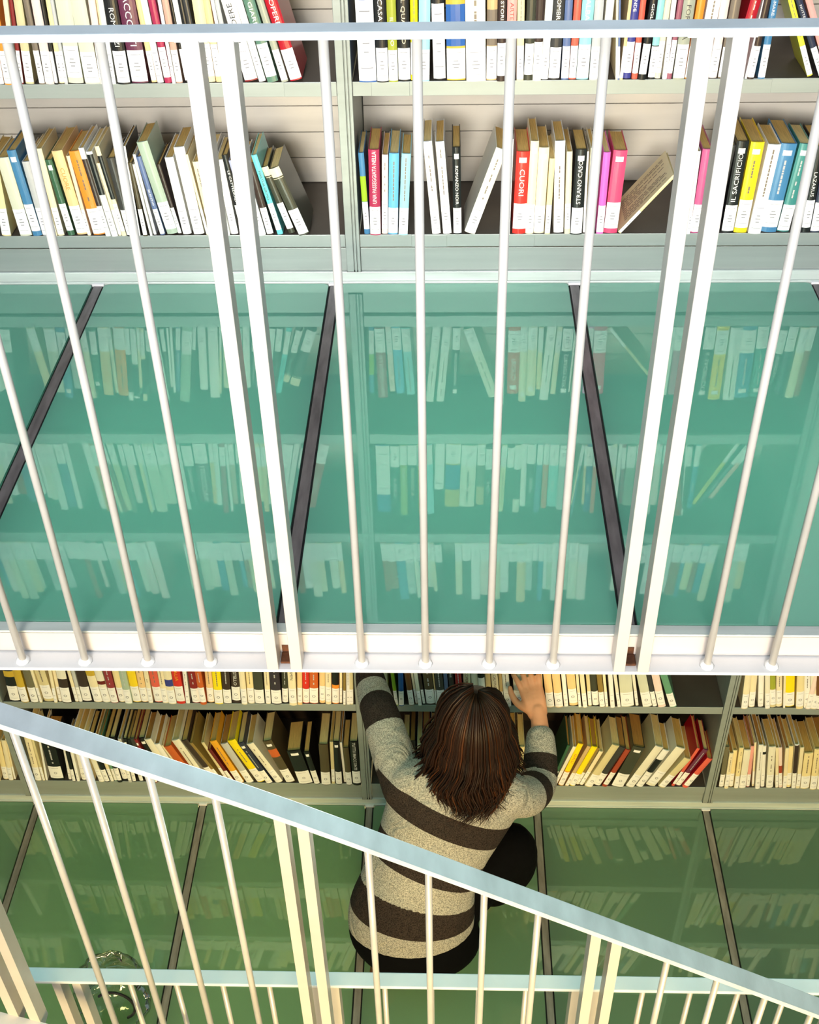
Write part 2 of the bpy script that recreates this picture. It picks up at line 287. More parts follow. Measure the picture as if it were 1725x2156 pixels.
# ------------------------------------------------------------------ books
# one line per book: x of its lower left corner, width, height, lean in degrees, cover colour, extras
# (s sticker, m small title, t= title, b=from,to:band, L= label height, c= board colour, p= cap, z small or hidden book)
BOOKS = '''
@U1
-1.0438 0.0212 0.191 3.4 pale_yellow
-1.0001 0.0277 0.191 -3.5 pale_sage
-0.9699 0.0210 0.208 -4.2 denim_blue s
-0.9477 0.0187 0.181 -3.0 pale_grey
-0.9243 0.0117 0.201 -2.6 cream
-0.9115 0.0149 0.211 -2.4 cream
-0.8878 0.0160 0.185 -5.1 dark_green s
-0.8670 0.0244 0.204 -5.4 peach t=CUORE:orange
-0.8414 0.0077 0.194 -3.6 cream
-0.8281 0.0268 0.204 -5.3 orange m
-0.7976 0.0121 0.215 -6.3 white b=.33,.88:dark_brown
-0.7830 0.0139 0.207 -6.2 white b=.5,.97:black
-0.7679 0.0069 0.178 -6.3 cream
-0.7597 0.0104 0.218 -6.6 cream b=.42,.9:black
-0.7469 0.0186 0.191 -4.7 charcoal
-0.7248 0.0075 0.216 0.3 white c=black
-0.7099 0.0098 0.179 -2.2 olive_brown
-0.6938 0.0050 0.175 -4.4 white z
-0.6864 0.0062 0.196 -5.2 white
-0.6705 0.0112 0.192 -8.0 slate_blue t=SILENZIO
-0.6548 0.0251 0.225 -9.4 sage_green
-0.6284 0.0080 0.173 -8.6 dark_brown
-0.6180 0.0197 0.187 -5.0 white s
-0.5924 0.0243 0.211 -5.0 white
-0.5623 0.0057 0.197 -6.7 cream
-0.5542 0.0162 0.179 -5.7 cream m
-0.5263 0.0196 0.190 -5.3 white
-0.5055 0.0167 0.181 -4.8 white
-0.4806 0.0136 0.193 -7.4 black t=LE_CATTEDRALI:white
-0.4595 0.0071 0.183 -9.7 lavender
-0.4395 0.0171 0.178 -9.9 white
-0.4198 0.0151 0.177 -9.8 dark_brown
-0.3959 0.0129 0.197 -12.5 turquoise t=MARTHA_GRIMES
-0.3702 0.0153 0.169 -16.8 dark_olive p=cream
-0.3447 0.0240 0.172 -19.1 dark_olive p=cream
-0.1940 0.0126 0.196 -1.8 denim_blue b=.3,.72:lime
-0.1802 0.0241 0.206 0.9 crimson t=UNA_PASSEGGIATA_NELLA:white
-0.1538 0.0138 0.191 1.9 pale_pink m
-0.1388 0.0218 0.195 2.2 sky_blue m
-0.1147 0.0206 0.196 3.3 pale_cyan m
-0.0367 0.0194 0.222 -5.0 white m
-0.0115 0.0194 0.221 -4.5 white m
0.0126 0.0183 0.209 -1.2 black s t=ROMANZO_NOIR:white
0.0378 0.0249 0.212 18.6 ivory m
0.1361 0.0057 0.228 0.2 white
0.1483 0.0295 0.197 0.7 red s t=CUORI:white
0.1782 0.0181 0.221 0.6 cream s
0.1973 0.0228 0.205 0.6 cream s
0.2224 0.0120 0.182 0.4 pale_yellow
0.2435 0.0222 0.219 -2.5 white s m
0.2680 0.0125 0.197 -2.1 cream
0.2816 0.0253 0.204 -0.5 black s t=STRANO_CASO:white
0.3109 0.0048 0.195 -1.7 white z
0.3169 0.0102 0.207 -1.3 cream
0.3408 0.0159 0.195 0.2 magenta
0.3578 0.0307 0.198 1.7 rose s
0.3908 0.0071 0.176 38.4 khaki_cream d=.13 q
0.5470 0.0079 0.198 -0.5 white
0.5561 0.0215 0.200 0.6 mauve_pink
0.6047 0.0119 0.207 3.8 charcoal
0.6278 0.0266 0.217 0.7 black s t=IL_SACRIFICIO:white
0.6555 0.0293 0.215 1.5 yellow s m
0.6871 0.0282 0.212 2.7 white m
0.7176 0.0349 0.210 2.7 denim_blue s m
0.7547 0.0270 0.209 3.7 teal s m
0.8088 0.0191 0.205 -1.5 black t=LAZARUS:white
0.8301 0.0225 0.201 -1.3 navy
0.8560 0.0213 0.205 -1.3 cream
0.8796 0.0157 0.205 -1.6 brick z
@U2
-0.9746 0.0186 0.227 3.0 white
-0.9523 0.0164 0.231 2.0 orange
-0.9337 0.0097 0.234 6.1 cream
-0.9208 0.0078 0.240 5.2 dark_red
-0.9082 0.0177 0.231 4.1 khaki_cream
-0.8780 0.0121 0.239 1.0 taupe
-0.8649 0.0187 0.202 2.1 pale_pink
-0.8439 0.0069 0.220 1.4 black z
-0.8359 0.0103 0.240 2.0 pale_yellow
-0.8236 0.0071 0.228 1.5 pale_grey z
-0.8155 0.0316 0.238 1.7 pale_sage
-0.7784 0.0316 0.206 0.1 pale_sage
-0.7458 0.0140 0.220 2.0 pale_pink
-0.7287 0.0054 0.211 1.1 pale_yellow z
-0.7222 0.0105 0.223 1.0 white
-0.7071 0.0266 0.225 -0.2 black t=ROMANZI:white
-0.6783 0.0350 0.201 -0.7 plum t=RACCONTI:white
-0.6364 0.0110 0.210 -2.6 peach
-0.6234 0.0134 0.212 -3.2 white
-0.6068 0.0149 0.239 -3.4 crimson
-0.5905 0.0070 0.232 -2.1 white z
-0.5824 0.0137 0.207 -2.1 tan_pink
-0.5634 0.0056 0.234 -3.6 black z
-0.5572 0.0105 0.207 -3.3 white
-0.5449 0.0099 0.226 -3.9 black
-0.5332 0.0104 0.206 -4.4 charcoal
-0.5216 0.0228 0.201 -2.0 pale_yellow
-0.4969 0.0138 0.237 -2.5 peach
-0.4753 0.0069 0.210 -4.6 white z
-0.4649 0.0096 0.210 -5.4 pale_grey
-0.4349 0.0276 0.241 -10.9 white t=CREDERE:black b=0,.09:dark_red
-0.4046 0.0146 0.237 -11.4 white
-0.3855 0.0229 0.213 -11.7 dark_sage t=GIARDINI
-0.3557 0.0143 0.241 -12.7 sage_grey
-0.3375 0.0256 0.223 -13.6 scarlet t=OPERE:white
-0.1897 0.0365 0.229 -0.6 royal_blue L=.72
-0.1513 0.0239 0.209 -0.6 black t=CASA_A:white
-0.1264 0.0190 0.240 -0.4 olive_lime t=IL_CASO:white
-0.1059 0.0249 0.229 -0.5 black t=IL_QUADRO:cream
-0.0800 0.0148 0.241 0.3 bright_yellow m
-0.0642 0.0232 0.238 1.1 pale_cyan
-0.0316 0.0253 0.213 -1.5 black L=.72
-0.0031 0.0389 0.216 -1.2 mustard b=.33,.72:royal_blue
0.0379 0.0409 0.208 -1.7 ivory m
0.0803 0.0210 0.207 -0.7 tan b=.35,.7:taupe
0.1026 0.0172 0.204 -0.8 dark_brown t=STORIE:white
0.1208 0.0194 0.213 -0.5 salmon t=ARTE:red
0.1440 0.0142 0.226 -1.5 pale_yellow m
0.1593 0.0178 0.201 -0.0 dark_olive
0.1777 0.0172 0.229 0.2 ivory b=.35,.8:dark_brown
0.1955 0.0151 0.215 0.7 white
0.2116 0.0226 0.214 0.7 charcoal t=OMBRE:white
0.2382 0.0153 0.235 -0.4 slate_blue
0.2545 0.0146 0.221 0.4 coral m
0.2702 0.0248 0.214 0.6 pale_teal t=ALBA:white
0.2970 0.0181 0.221 0.0 pale_grey
0.3172 0.0157 0.230 0.9 ivory
0.3526 0.0045 0.203 -4.7 cream z
0.3569 0.0041 0.241 -4.4 slate_blue z
0.3607 0.0067 0.202 1.5 peach z
0.3673 0.0175 0.232 1.5 indigo t=ONDE
0.3869 0.0116 0.236 0.9 coral
0.3996 0.0153 0.202 3.0 black t=GIGLI:white
0.4207 0.0142 0.233 1.3 black b=.3,1:pale_teal
0.4356 0.0115 0.216 1.5 cream
0.4510 0.0094 0.225 0.5 white
0.4601 0.0101 0.201 1.9 mauve
0.4727 0.0235 0.203 1.1 sage_grey t=FORESTA
0.4983 0.0166 0.208 2.0 orange
0.5170 0.0259 0.240 3.1 white m
0.5481 0.0176 0.209 1.6 pale_pink
0.5678 0.0197 0.232 1.7 taupe
0.5886 0.0212 0.239 7.5 scarlet m
0.6231 0.0046 0.240 4.2 white z
0.6279 0.0135 0.215 3.1 dark_brown
0.6507 0.0145 0.216 0.5 denim_blue t=MARE
0.7562 0.0111 0.223 -23.8 lemon m
0.7797 0.0121 0.233 -26.5 navy t=NOTTE:white
0.7965 0.0130 0.205 -25.5 salmon z
@L1
-1.5953 0.0189 0.205 8.9 cream z
-1.5723 0.0219 0.205 8.7 pale_yellow z
-1.5466 0.0149 0.211 7.6 cream
-1.5231 0.0177 0.204 5.2 pale_yellow
-1.5034 0.0155 0.211 6.2 cream
-1.4860 0.0060 0.216 4.8 cream
-1.4117 0.0216 0.228 2.8 cream m
-1.3863 0.0090 0.228 1.9 khaki_cream
-1.3754 0.0069 0.207 5.5 white
-1.3556 0.0432 0.194 1.7 black m
-1.2972 0.0094 0.156 4.6 white
-1.2819 0.0113 0.156 2.5 black
-1.2667 0.0095 0.196 2.6 white
-1.2514 0.0174 0.229 2.1 white
-1.2250 0.0200 0.229 -0.2 cream m
-1.1893 0.0178 0.229 -4.2 ivory
-1.1696 0.0171 0.229 -4.4 black s
-1.1505 0.0114 0.229 -3.7 cream
-1.1372 0.0084 0.229 -2.9 sea_green
-1.1258 0.0160 0.229 -1.4 black s
-1.1075 0.0179 0.229 -1.7 black s
-1.0878 0.0114 0.229 0.5 pale_grey
-1.0741 0.0119 0.227 1.1 black s
-1.0505 0.0129 0.221 -2.1 black
-1.0278 0.0149 0.229 -4.6 charcoal
-0.9974 0.0100 0.229 -8.6 dark_red s
-0.9758 0.0221 0.226 -11.6 black s
-0.9433 0.0234 0.229 -14.1 ivory
-0.9147 0.0189 0.207 -15.3 white
-0.8813 0.0050 0.203 -18.9 cream
-0.8720 0.0268 0.200 -19.4 burnt_orange c=burnt_orange
-0.8379 0.0272 0.229 -18.0 ivory m
-0.7946 0.0230 0.228 -21.6 dark_brown
-0.7660 0.0105 0.226 -21.6 khaki_brown
-0.7527 0.0102 0.211 -16.8 khaki_cream
-0.7332 0.0118 0.184 -19.4 maroon
-0.7130 0.0234 0.229 -17.5 amber m
-0.6809 0.0251 0.214 -18.2 pale_grey c=taupe
-0.6450 0.0283 0.229 -20.3 bright_yellow m
-0.6111 0.0212 0.226 -20.4 navy s m
-0.5809 0.0245 0.217 -21.9 ivory m
-0.5450 0.0308 0.225 -16.0 olive_brown s b=.62,.8:burnt_orange
-0.4998 0.0464 0.177 -9.9 black s
-0.4490 0.0186 0.172 -8.4 black s
-0.4245 0.0301 0.213 0.8 olive_brown
-0.3906 0.0113 0.219 1.5 khaki_cream
-0.3756 0.0207 0.225 0.5 black s
-0.3493 0.0075 0.208 -1.0 white
-0.3399 0.0188 0.197 -0.8 olive_brown
-0.3173 0.0263 0.229 -0.4 black t=TUTTI_I_RACCONTI
-0.1427 0.0187 0.228 0.3 khaki_brown
-0.1202 0.0169 0.223 0.0 dark_brown
-0.0977 0.0150 0.212 0.3 cream z
-0.0790 0.0225 0.223 0.1 brick
-0.0528 0.0187 0.229 0.4 ivory
-0.0285 0.0206 0.224 0.1 dark_brown
-0.0023 0.0168 0.225 -0.1 cream
0.0220 0.0224 0.229 -0.3 khaki_cream
0.0500 0.0205 0.225 -0.6 olive_brown
0.0761 0.0205 0.220 -0.8 cream
0.1023 0.0243 0.226 -1.0 brick
0.1321 0.0242 0.226 -1.3 ivory
0.1601 0.0224 0.229 -1.1 dark_olive
0.1862 0.0168 0.222 -0.8 cream
0.2104 0.0168 0.205 0.5 pale_yellow
0.2309 0.0186 0.208 1.8 pale_yellow
0.3205 0.0130 0.229 -2.1 dark_brown
0.3502 0.0091 0.215 12.2 dark_green
0.3614 0.0110 0.209 14.7 ivory
0.3779 0.0183 0.223 13.4 amber b=.35,1:bright_yellow t=GIALLI:red
0.4004 0.0125 0.217 16.1 tan
0.4153 0.0196 0.212 16.5 bright_yellow
0.4383 0.0093 0.200 16.2 khaki_brown
0.4495 0.0135 0.183 16.9 cream
0.4665 0.0253 0.229 18.7 khaki_cream
0.4962 0.0231 0.213 18.9 charcoal
0.5252 0.0176 0.203 17.5 brick c=brick
0.5559 0.0399 0.215 14.4 dark_olive s
0.6045 0.0278 0.223 20.1 ivory c=khaki_cream
0.6397 0.0226 0.202 19.9 white b=.4,.75:black
0.6730 0.0327 0.211 21.6 ivory
0.7137 0.0239 0.166 24.6 khaki_cream
0.7593 0.0104 0.206 17.0 coral c=scarlet
0.7721 0.0180 0.201 20.0 plum m c=scarlet
0.7941 0.0198 0.165 22.4 coral c=scarlet
0.9183 0.0152 0.210 -2.8 olive_grey
0.9357 0.0134 0.185 -3.1 cream m
0.9527 0.0134 0.189 -4.2 pale_yellow
0.9688 0.0138 0.211 -4.0 pale_yellow m
0.9854 0.0218 0.198 -3.9 ivory
1.0105 0.0111 0.211 -4.8 salmon
1.0299 0.0065 0.229 -7.1 cream
1.0392 0.0148 0.229 -6.4 white m
1.0589 0.0120 0.213 -7.7 white b=.8,.86:black
1.0765 0.0224 0.213 -7.2 ivory m
1.1076 0.0098 0.210 -9.5 cream
1.1194 0.0106 0.211 -10.0 pale_pink b=.3,.55:brick
1.1316 0.0123 0.210 -7.6 cream
1.1454 0.0136 0.214 -7.8 pale_yellow
1.1611 0.0131 0.229 -7.6 white b=.35,.98:dark_brown
1.1757 0.0123 0.214 -6.7 cream
1.1900 0.0282 0.185 -6.3 pale_yellow m
1.2211 0.0215 0.211 -6.6 pale_yellow m
1.2454 0.0250 0.211 -7.4 cream
1.2733 0.0218 0.216 -7.2 ivory z
@L2
-1.4055 0.0321 0.226 3.5 black b=.5,.62:mustard b=.7,.8:mustard
-1.3678 0.0250 0.192 1.8 mustard
-1.3356 0.0244 0.230 1.5 olive_grey
-1.3082 0.0088 0.194 0.6 cream z
-1.2943 0.0320 0.205 -0.9 khaki_cream m
-1.2605 0.0101 0.216 4.3 cream z
-1.2474 0.0101 0.228 3.5 cream z
-1.2337 0.0294 0.205 3.4 dark_brown b=.55,.75:ivory
-1.1935 0.0105 0.229 0.3 cream z
-1.1816 0.0114 0.213 0.7 pale_grey z
-1.1694 0.0290 0.203 1.4 dark_brown
-1.1325 0.0272 0.204 -0.9 cream b=.6,1:mustard
-1.1034 0.0249 0.198 -1.2 ivory b=.42,.5:maroon
-1.0767 0.0232 0.194 -0.0 rosewood m
-1.0518 0.0214 0.197 0.4 pale_yellow
-1.0293 0.0221 0.219 1.2 sage_green m
-1.0062 0.0256 0.232 1.0 yellow
-0.9795 0.0221 0.197 1.4 peach m
-0.9556 0.0144 0.193 2.3 cream m
-0.9363 0.0251 0.231 0.8 coral m
-0.9101 0.0185 0.213 1.5 cream m
-0.8899 0.0249 0.207 1.0 cream b=.4,.55:indigo
-0.8632 0.0266 0.200 0.8 red t=ITALIA:amber
-0.8348 0.0126 0.215 3.2 white m
-0.8142 0.0244 0.225 1.0 dark_red m
-0.7875 0.0196 0.209 0.4 burnt_orange m
-0.7661 0.0212 0.208 3.3 peach m
-0.7413 0.0265 0.193 3.0 bright_yellow m
-0.7129 0.0248 0.228 3.4 dark_brown m
-0.6857 0.0263 0.192 3.6 dark_brown t=IL_CASTELLO
-0.6550 0.0182 0.211 2.2 cream
-0.6350 0.0207 0.225 2.7 pale_yellow m
-0.6115 0.0295 0.196 1.8 dark_olive
-0.5784 0.0163 0.221 2.8 cream m
-0.5580 0.0308 0.230 1.7 aubergine m
-0.5254 0.0184 0.217 3.6 dark_olive m
-0.5015 0.0237 0.223 2.1 cream t=CARMEN
-0.4760 0.0151 0.195 3.8 peach
-0.4594 0.0204 0.208 3.4 red m
-0.4372 0.0264 0.197 3.4 burnt_orange m
-0.4065 0.0176 0.225 3.5 peach
-0.3868 0.0183 0.203 3.2 cream m
-0.3656 0.0218 0.209 3.0 orange b=.42,.8:black
-0.3420 0.0081 0.232 3.1 cream z
-0.3297 0.0077 0.226 3.0 khaki_brown z
-0.3199 0.0113 0.231 2.6 white m
-0.3104 0.0123 0.209 2.2 khaki_cream
-0.2529 0.0176 0.221 1.0 pale_yellow
-0.2328 0.0211 0.210 0.9 brick
-0.2082 0.0211 0.203 0.6 cream
-0.1643 0.0105 0.207 -4.2 lime z
-0.1520 0.0158 0.197 0.1 royal_blue z
-0.1197 0.0168 0.206 -4.8 brown
-0.0993 0.0070 0.231 -5.4 cream z
-0.0906 0.0117 0.230 -4.8 pale_sage z
-0.0760 0.0082 0.216 -5.6 dark_brown z
-0.0643 0.0280 0.211 -4.5 olive_brown m
-0.0345 0.0045 0.205 -4.1 tan z
-0.0285 0.0238 0.194 -3.8 charcoal m
-0.0029 0.0114 0.202 -3.2 slate_blue z
0.0154 0.0166 0.223 -5.2 charcoal t=ICONE:white
0.0338 0.0192 0.226 -3.5 scarlet m
0.0548 0.0227 0.205 -1.9 cream t=LA_SCOPERTA:brown
0.0828 0.0202 0.223 -3.3 ivory
0.1063 0.0202 0.223 -4.2 white b=.6,1:black
0.1283 0.0156 0.219 -3.8 peach
0.1493 0.0208 0.218 -5.2 ivory t=ITALO_CALVINO:brown
0.1719 0.0100 0.222 -4.8 tan z
0.1845 0.0205 0.206 -5.5 white m
0.2156 0.0313 0.220 -4.6 ivory
0.2487 0.0156 0.202 -4.3 cream
0.2679 0.0174 0.211 -5.1 cream
0.2888 0.0185 0.222 -4.7 pale_yellow
0.3174 0.0236 0.219 -7.3 peach
0.3447 0.0242 0.203 -7.6 peach
0.3726 0.0128 0.230 -7.3 white
0.3900 0.0258 0.217 -8.0 peach
0.4178 0.0086 0.215 -7.6 cream z
0.4317 0.0138 0.191 -8.4 cream
0.4491 0.0108 0.213 -7.4 khaki_cream z
0.4632 0.0194 0.201 -8.3 dark_olive
0.4849 0.0161 0.218 -8.6 khaki_brown
0.5030 0.0086 0.210 -8.4 cream z
0.5186 0.0134 0.224 -8.0 white
0.5408 0.0099 0.217 -10.2 ivory b=.45,.8:coral z
0.5533 0.0393 0.223 -8.9 pale_sage b=.75,1:dark_olive
0.5986 0.0090 0.205 -10.4 ivory z
0.6210 0.0287 0.217 -13.5 pale_sage
0.6522 0.0135 0.221 -13.7 charcoal
0.6695 0.0231 0.225 -14.4 pale_pink
0.7062 0.0210 0.205 -18.0 sea_green
0.9288 0.0196 0.226 -4.5 cream
0.9531 0.0183 0.219 -5.7 cream
0.9831 0.0162 0.231 -8.5 white
1.0041 0.0144 0.230 -9.6 ivory
1.0210 0.0173 0.212 -10.3 khaki_cream b=.4,1:olive_lime
1.0399 0.0178 0.212 -9.5 cream m
1.0605 0.0061 0.197 -9.2 cream z
1.0686 0.0277 0.225 -9.7 bright_yellow
1.1005 0.0222 0.229 -9.1 pale_yellow
1.1257 0.0171 0.210 -9.8 white m
1.1456 0.0152 0.219 -10.5 ivory
1.1624 0.0190 0.220 -10.6 brown
1.1843 0.0152 0.221 -10.8 cream
'''
def curve(wd, off=0):
    b = min(wd*.16, .0032); n = 4 if wd < .012 else 6
    return [(wd*i/n, -b*(1-(2*i/n-1)**2)-off) for i in range(n+1)]
def strip(mb, wd, z0, z1, off, mi=0, u0=0., u1=1.):
    b = min(wd*.16, .0032); n = 4
    us = [u0+(u1-u0)*i/n for i in range(n+1)]; vs = []
    for u in us:
        y = -b*(1-(2*u-1)**2)-off; vs += [(wd*u, y, z0), (wd*u, y, z1)]
    mb.add(vs, [(2*i, 2*i+2, 2*i+3, 2*i+1) for i in range(n)], mi)
def cover_mb(mb, wd, h, d, mi=0, mj=None):
    t = min(.0016, wd*.16); c = curve(wd); mj = mi if mj is None else mj
    # outer and inner outlines of the wrap-around cover
    inner = [(t, d), (t, t)]+[(wd-t, t), (wd-t, d)]
    outer = [(0, d)]+c+[(wd, d)]
    no, ni = len(outer), len(inner)
    vs = [(x, y, 0) for x, y in outer]+[(x, y, h) for x, y in outer]+[(x, y, 0) for x, y in inner]+[(x, y, h) for x, y in inner]
    f = []; m_ = []
    for i in range(no-1):
        f.append((i, i+1, no+i+1, no+i)); m_.append(mj if i in (0, no-2) else mi)
    q = 2*no
    for i in range(ni-1): f.append((q+i+1, q+i, q+ni+i, q+ni+i+1)); m_.append(mj)
    for z, o, rev in ((0, 0, True), (1, no, False)):
        qi = q+ni*z
        loop = [o+i for i in range(no)]+[qi+i for i in range(ni-1, -1, -1)]
        f.append(tuple(loop[::-1]) if rev is False else tuple(loop)); m_.append(mi)
    f.append((0, no, q+ni, q)); m_.append(mj); f.append((no-1, q+ni-1, q+2*ni-1, 2*no-1)); m_.append(mj)
    n = len(mb.v); mb.v += vs; mb.f += [tuple(i+n for i in x) for x in f]; mb.m += m_
def pages_mb(mb, wd, h, d, mi=0):
    t = min(.0016, wd*.16)+.0002; g = .0028
    mb.box((t, t+.0002, .002), (wd-t, d-g, h-g), mi)
def label_mb(mb, wd, h, hl, round_mark, z0, mp=0, mk=1):
    strip(mb, wd, z0, z0+hl, .0004, mp)
    if wd < .007: return
    o = .0007
    strip(mb, wd, z0+hl*.86, z0+hl*.875, o, mk, .2, .8)
    strip(mb, wd, z0+hl*.16, z0+hl*.172, o, mk, .15, .85)
    if round_mark:
        r = min(wd*.24, .0055); cz = z0+hl*.46; b = min(wd*.16, .0032); vs = []; k = 10
        for i in range(k):
            a = 2*math.pi*i/k
            for rr in (r, r*.62):
                u = .5+rr*math.cos(a)/wd; vs.append((wd*u, -b*(1-(2*u-1)**2)-o, cz+rr*math.sin(a)))
        mb.add(vs, [(2*i, 2*((i+1) % k), 2*((i+1) % k)+1, 2*i+1) for i in range(k)], mk)
    else:
        for i, (u0, u1) in enumerate(((.36, .62), (.30, .70), (.36, .64))):
            z = z0+hl*(.58-.11*i); strip(mb, wd, z, z+.0022, o, mk, u0, u1)
TXT = {}
def text_mesh(s):
    if s not in TXT:
        c = bpy.data.curves.new('lettering', 'FONT'); c.body = s; c.size = 1; c.resolution_u = 2; c.align_x = 'CENTER'; c.align_y = 'CENTER'
        o = bpy.data.objects.new('lettering', c); C.objects.link(o); dg = bpy.context.evaluated_depsgraph_get()
        me = bpy.data.meshes.new_from_object(o.evaluated_get(dg)); bpy.data.objects.remove(o)
        vs = [v.co.copy() for v in me.vertices]; fs = [tuple(p.vertices) for p in me.polygons]
        x0, x1 = min(v.x for v in vs), max(v.x for v in vs); y0, y1 = min(v.y for v in vs), max(v.y for v in vs)
        TXT[s] = ([((v.x-(x0+x1)/2)/(x1-x0), (v.y-(y0+y1)/2)/(y1-y0)) for v in vs], fs)
    return TXT[s]
DARK = {'black', 'charcoal', 'dark_brown', 'dark_olive', 'navy', 'plum', 'olive_brown', 'dark_green', 'maroon', 'dark_red', 'aubergine', 'royal_blue', 'scarlet', 'crimson', 'indigo', 'denim_blue', 'teal', 'red', 'brown', 'slate_blue', 'mauve', 'rosewood', 'brick', 'olive_grey', 'burnt_orange', 'dark_sage', 'sage_green', 'rose'}
def ordinal(n): return '%d%s' % (n, 'th' if 10 <= n % 100 <= 20 else {1: 'st', 2: 'nd', 3: 'rd'}.get(n % 10, 'th'))
ROW = {'U1': (SZU[0], "the upper gallery's bottom shelf", 'books on the bottom shelf of the upper gallery', 'U'),
       'U2': (SZU[1], 'the shelf behind the top handrail', 'books on the shelf behind the top handrail', 'U'),
       'L1': (SZL[0], "the lower gallery's bottom shelf", 'books on the bottom shelf of the lower gallery', 'L'),
       'L2': (SZL[1], "shelf under the white beam", 'books on the lower gallery shelf under the white beam', 'L')}
rest = MB(); rest_mats = []
def rest_mat(m):
    if m not in rest_mats: rest_mats.append(m)
    return rest_mats.index(m)
def into_rest(x, y, z, wd, h, d, lean, col, rnd):
    mb = MB(); cover_mb(mb, wd, h, d, rest_mat(cover_mat(col))); pages_mb(mb, wd, h, d, rest_mat(M['pages2'])); label_mb(mb, wd, h, .066, rnd, .004, rest_mat(M['paper']), rest_mat(M['print']))
    R = Matrix.Translation((x, y, z)) @ Matrix.Rotation(math.radians(lean), 4, 'Y')
    n = len(rest.v); rest.v += [tuple(R @ Vector(v)) for v in mb.v]; rest.f += [tuple(i+n for i in f) for f in mb.f]; rest.m += mb.m
def place_book(row, rec, label):
    z, _, grp, lev = ROW[row]; x, wd, h, lean, col = rec[:5]; ex = rec[5]
    d = ex.get('d') or random.uniform(.112, .140); y = S+random.uniform(-.004, .008)
    if lev == 'L': d += .006
    zz = z+.0003+(wd*math.sin(math.radians(lean)) if lean > 0 else 0)
    if 'z' in ex: into_rest(x, y, zz, wd, h, d, lean, col, lev == 'L'); return
    mb = MB(); cover_mb(mb, wd, h, d, 0, 1 if 'c' in ex else None)
    o = mb.build('book', [cover_mat(col)]+([cover_mat(ex['c'])] if 'c' in ex else []))
    o.location = (x, y, zz); o.rotation_euler = (0, math.radians(lean), 0)
    tag(o, label, 'book', grp)
    pm = random.choice([M['pages'], M['pages'], M['pages2'], M['pages3'] if lev == 'L' else M['pages']])
    mb = MB(); pages_mb(mb, wd, h, d); mb.build('page_block', pm, o)
    hl = (ex['L']*h if 'L' in ex else random.uniform(.062, .070)); z0 = random.choice([.003, .003, .004, .012])
    mb = MB(); label_mb(mb, wd, h, hl, lev == 'L', z0); mb.build('call_label', [M['paper'], M['print']], o)
    for a, b, c in ex.get('b', []):
        mb = MB(); strip(mb, wd, max(a*h, hl+z0+.001) if b > .2 else a*h, b*h, .0002); mb.build('spine_band', cover_mat(c), o)
    if 'p' in ex:
        mb = MB(); strip(mb, wd, h*.87, h*.998, .0002); strip(mb, wd, h*.845, h*.852, .0003); mb.build('spine_cap', cover_mat(ex['p']), o)
    if 'q' in ex:
        mb = MB(); rq = random.Random(3)
        for i in range(13):
            yy = .016+i*(d-.034)/13; z1 = h*.14
            while z1 < h*.9:
                l = rq.uniform(.006, .018); mb.quad((-.0003, yy, z1), (-.0003, yy, min(z1+l, h*.92)), (-.0003, yy+.0034, min(z1+l, h*.92)), (-.0003, yy+.0034, z1)); z1 += l+.003
                if rq.random() < .06: break
        mb.build('cover_print', cover_mat('taupe'), o)
    if 's' in ex:
        mb = MB(); strip(mb, wd, h*.90-.006, h*.90+.006, .0004, 0, .22, .78); mb.build('sticker', M['paper'], o)
    tc = ex.get('tc') or ('white' if col in DARK else 'charcoal')
    free0, free1 = hl+z0+.006, h*(.86 if 's' in ex or 'p' in ex else .965)
    if 't' in ex:
        vs, fs = text_mesh(ex['t']); b = min(wd*.16, .0032); Ln = min(free1-free0, wd*.40*len(ex['t'])+.004); Hh = wd*.38; zc = free0+Ln/2+.003 if len(ex['t']) > 6 else (free0+free1)/2
        mb = MB(); out = []
        for a, c in vs:
            u = .5-c*Hh/wd if lev == 'U' and ex['t'] in ('IL SACRIFICIO', 'UNA PASSEGGIATA NELLA', 'STRANO CASO', 'CREDERE') else .5+c*Hh/wd
            sgn = 1 if u is not None and lev == 'U' and ex['t'] in ('IL SACRIFICIO', 'UNA PASSEGGIATA NELLA', 'STRANO CASO', 'CREDERE') else -1
            out.append((wd*u, -b*(1-(2*u-1)**2)-.0005, zc+sgn*a*Ln))
        mb.add(out, fs); mb.build('title_lettering', cover_mat(tc), o)
    elif 'm' in ex and wd > .008:
        mb = MB(); z1 = free0+.1*(free1-free0); n = 0
        while z1 < free1-.012 and n < 12:
            l = random.uniform(.004, .011)
            if random.random() < .8: strip(mb, wd, z1, z1+l, .0004, 0, .44, .56)
            z1 += l+.0016; n += 1
        mb.build('title_lettering', cover_mat('pale_grey' if col in DARK else 'taupe'), o)
recs = {}; cur = None
for ln in BOOKS.strip().splitlines():
    if ln[0] == '@': cur = ln[1:]; recs[cur] = []; continue
    a = ln.split(); ex = {}
    for e in a[5:]:
        if e[:2] == 't=':
            t = e[2:].split(':'); ex['t'] = t[0].replace('_', ' ')
            if len(t) > 1: ex['tc'] = t[1]
        elif e[:2] == 'b=': r, c = e[2:].split(':'); p, q2 = r.split(','); ex.setdefault('b', []).append((float(p), float(q2), c))
        elif e[:2] in ('c=', 'p='): ex[e[0]] = e[2:]
        elif e[:2] in ('L=', 'd='): ex[e[0]] = float(e[2:])
        else: ex[e] = True
    recs[cur].append([float(v) for v in a[:4]]+[a[4], ex])
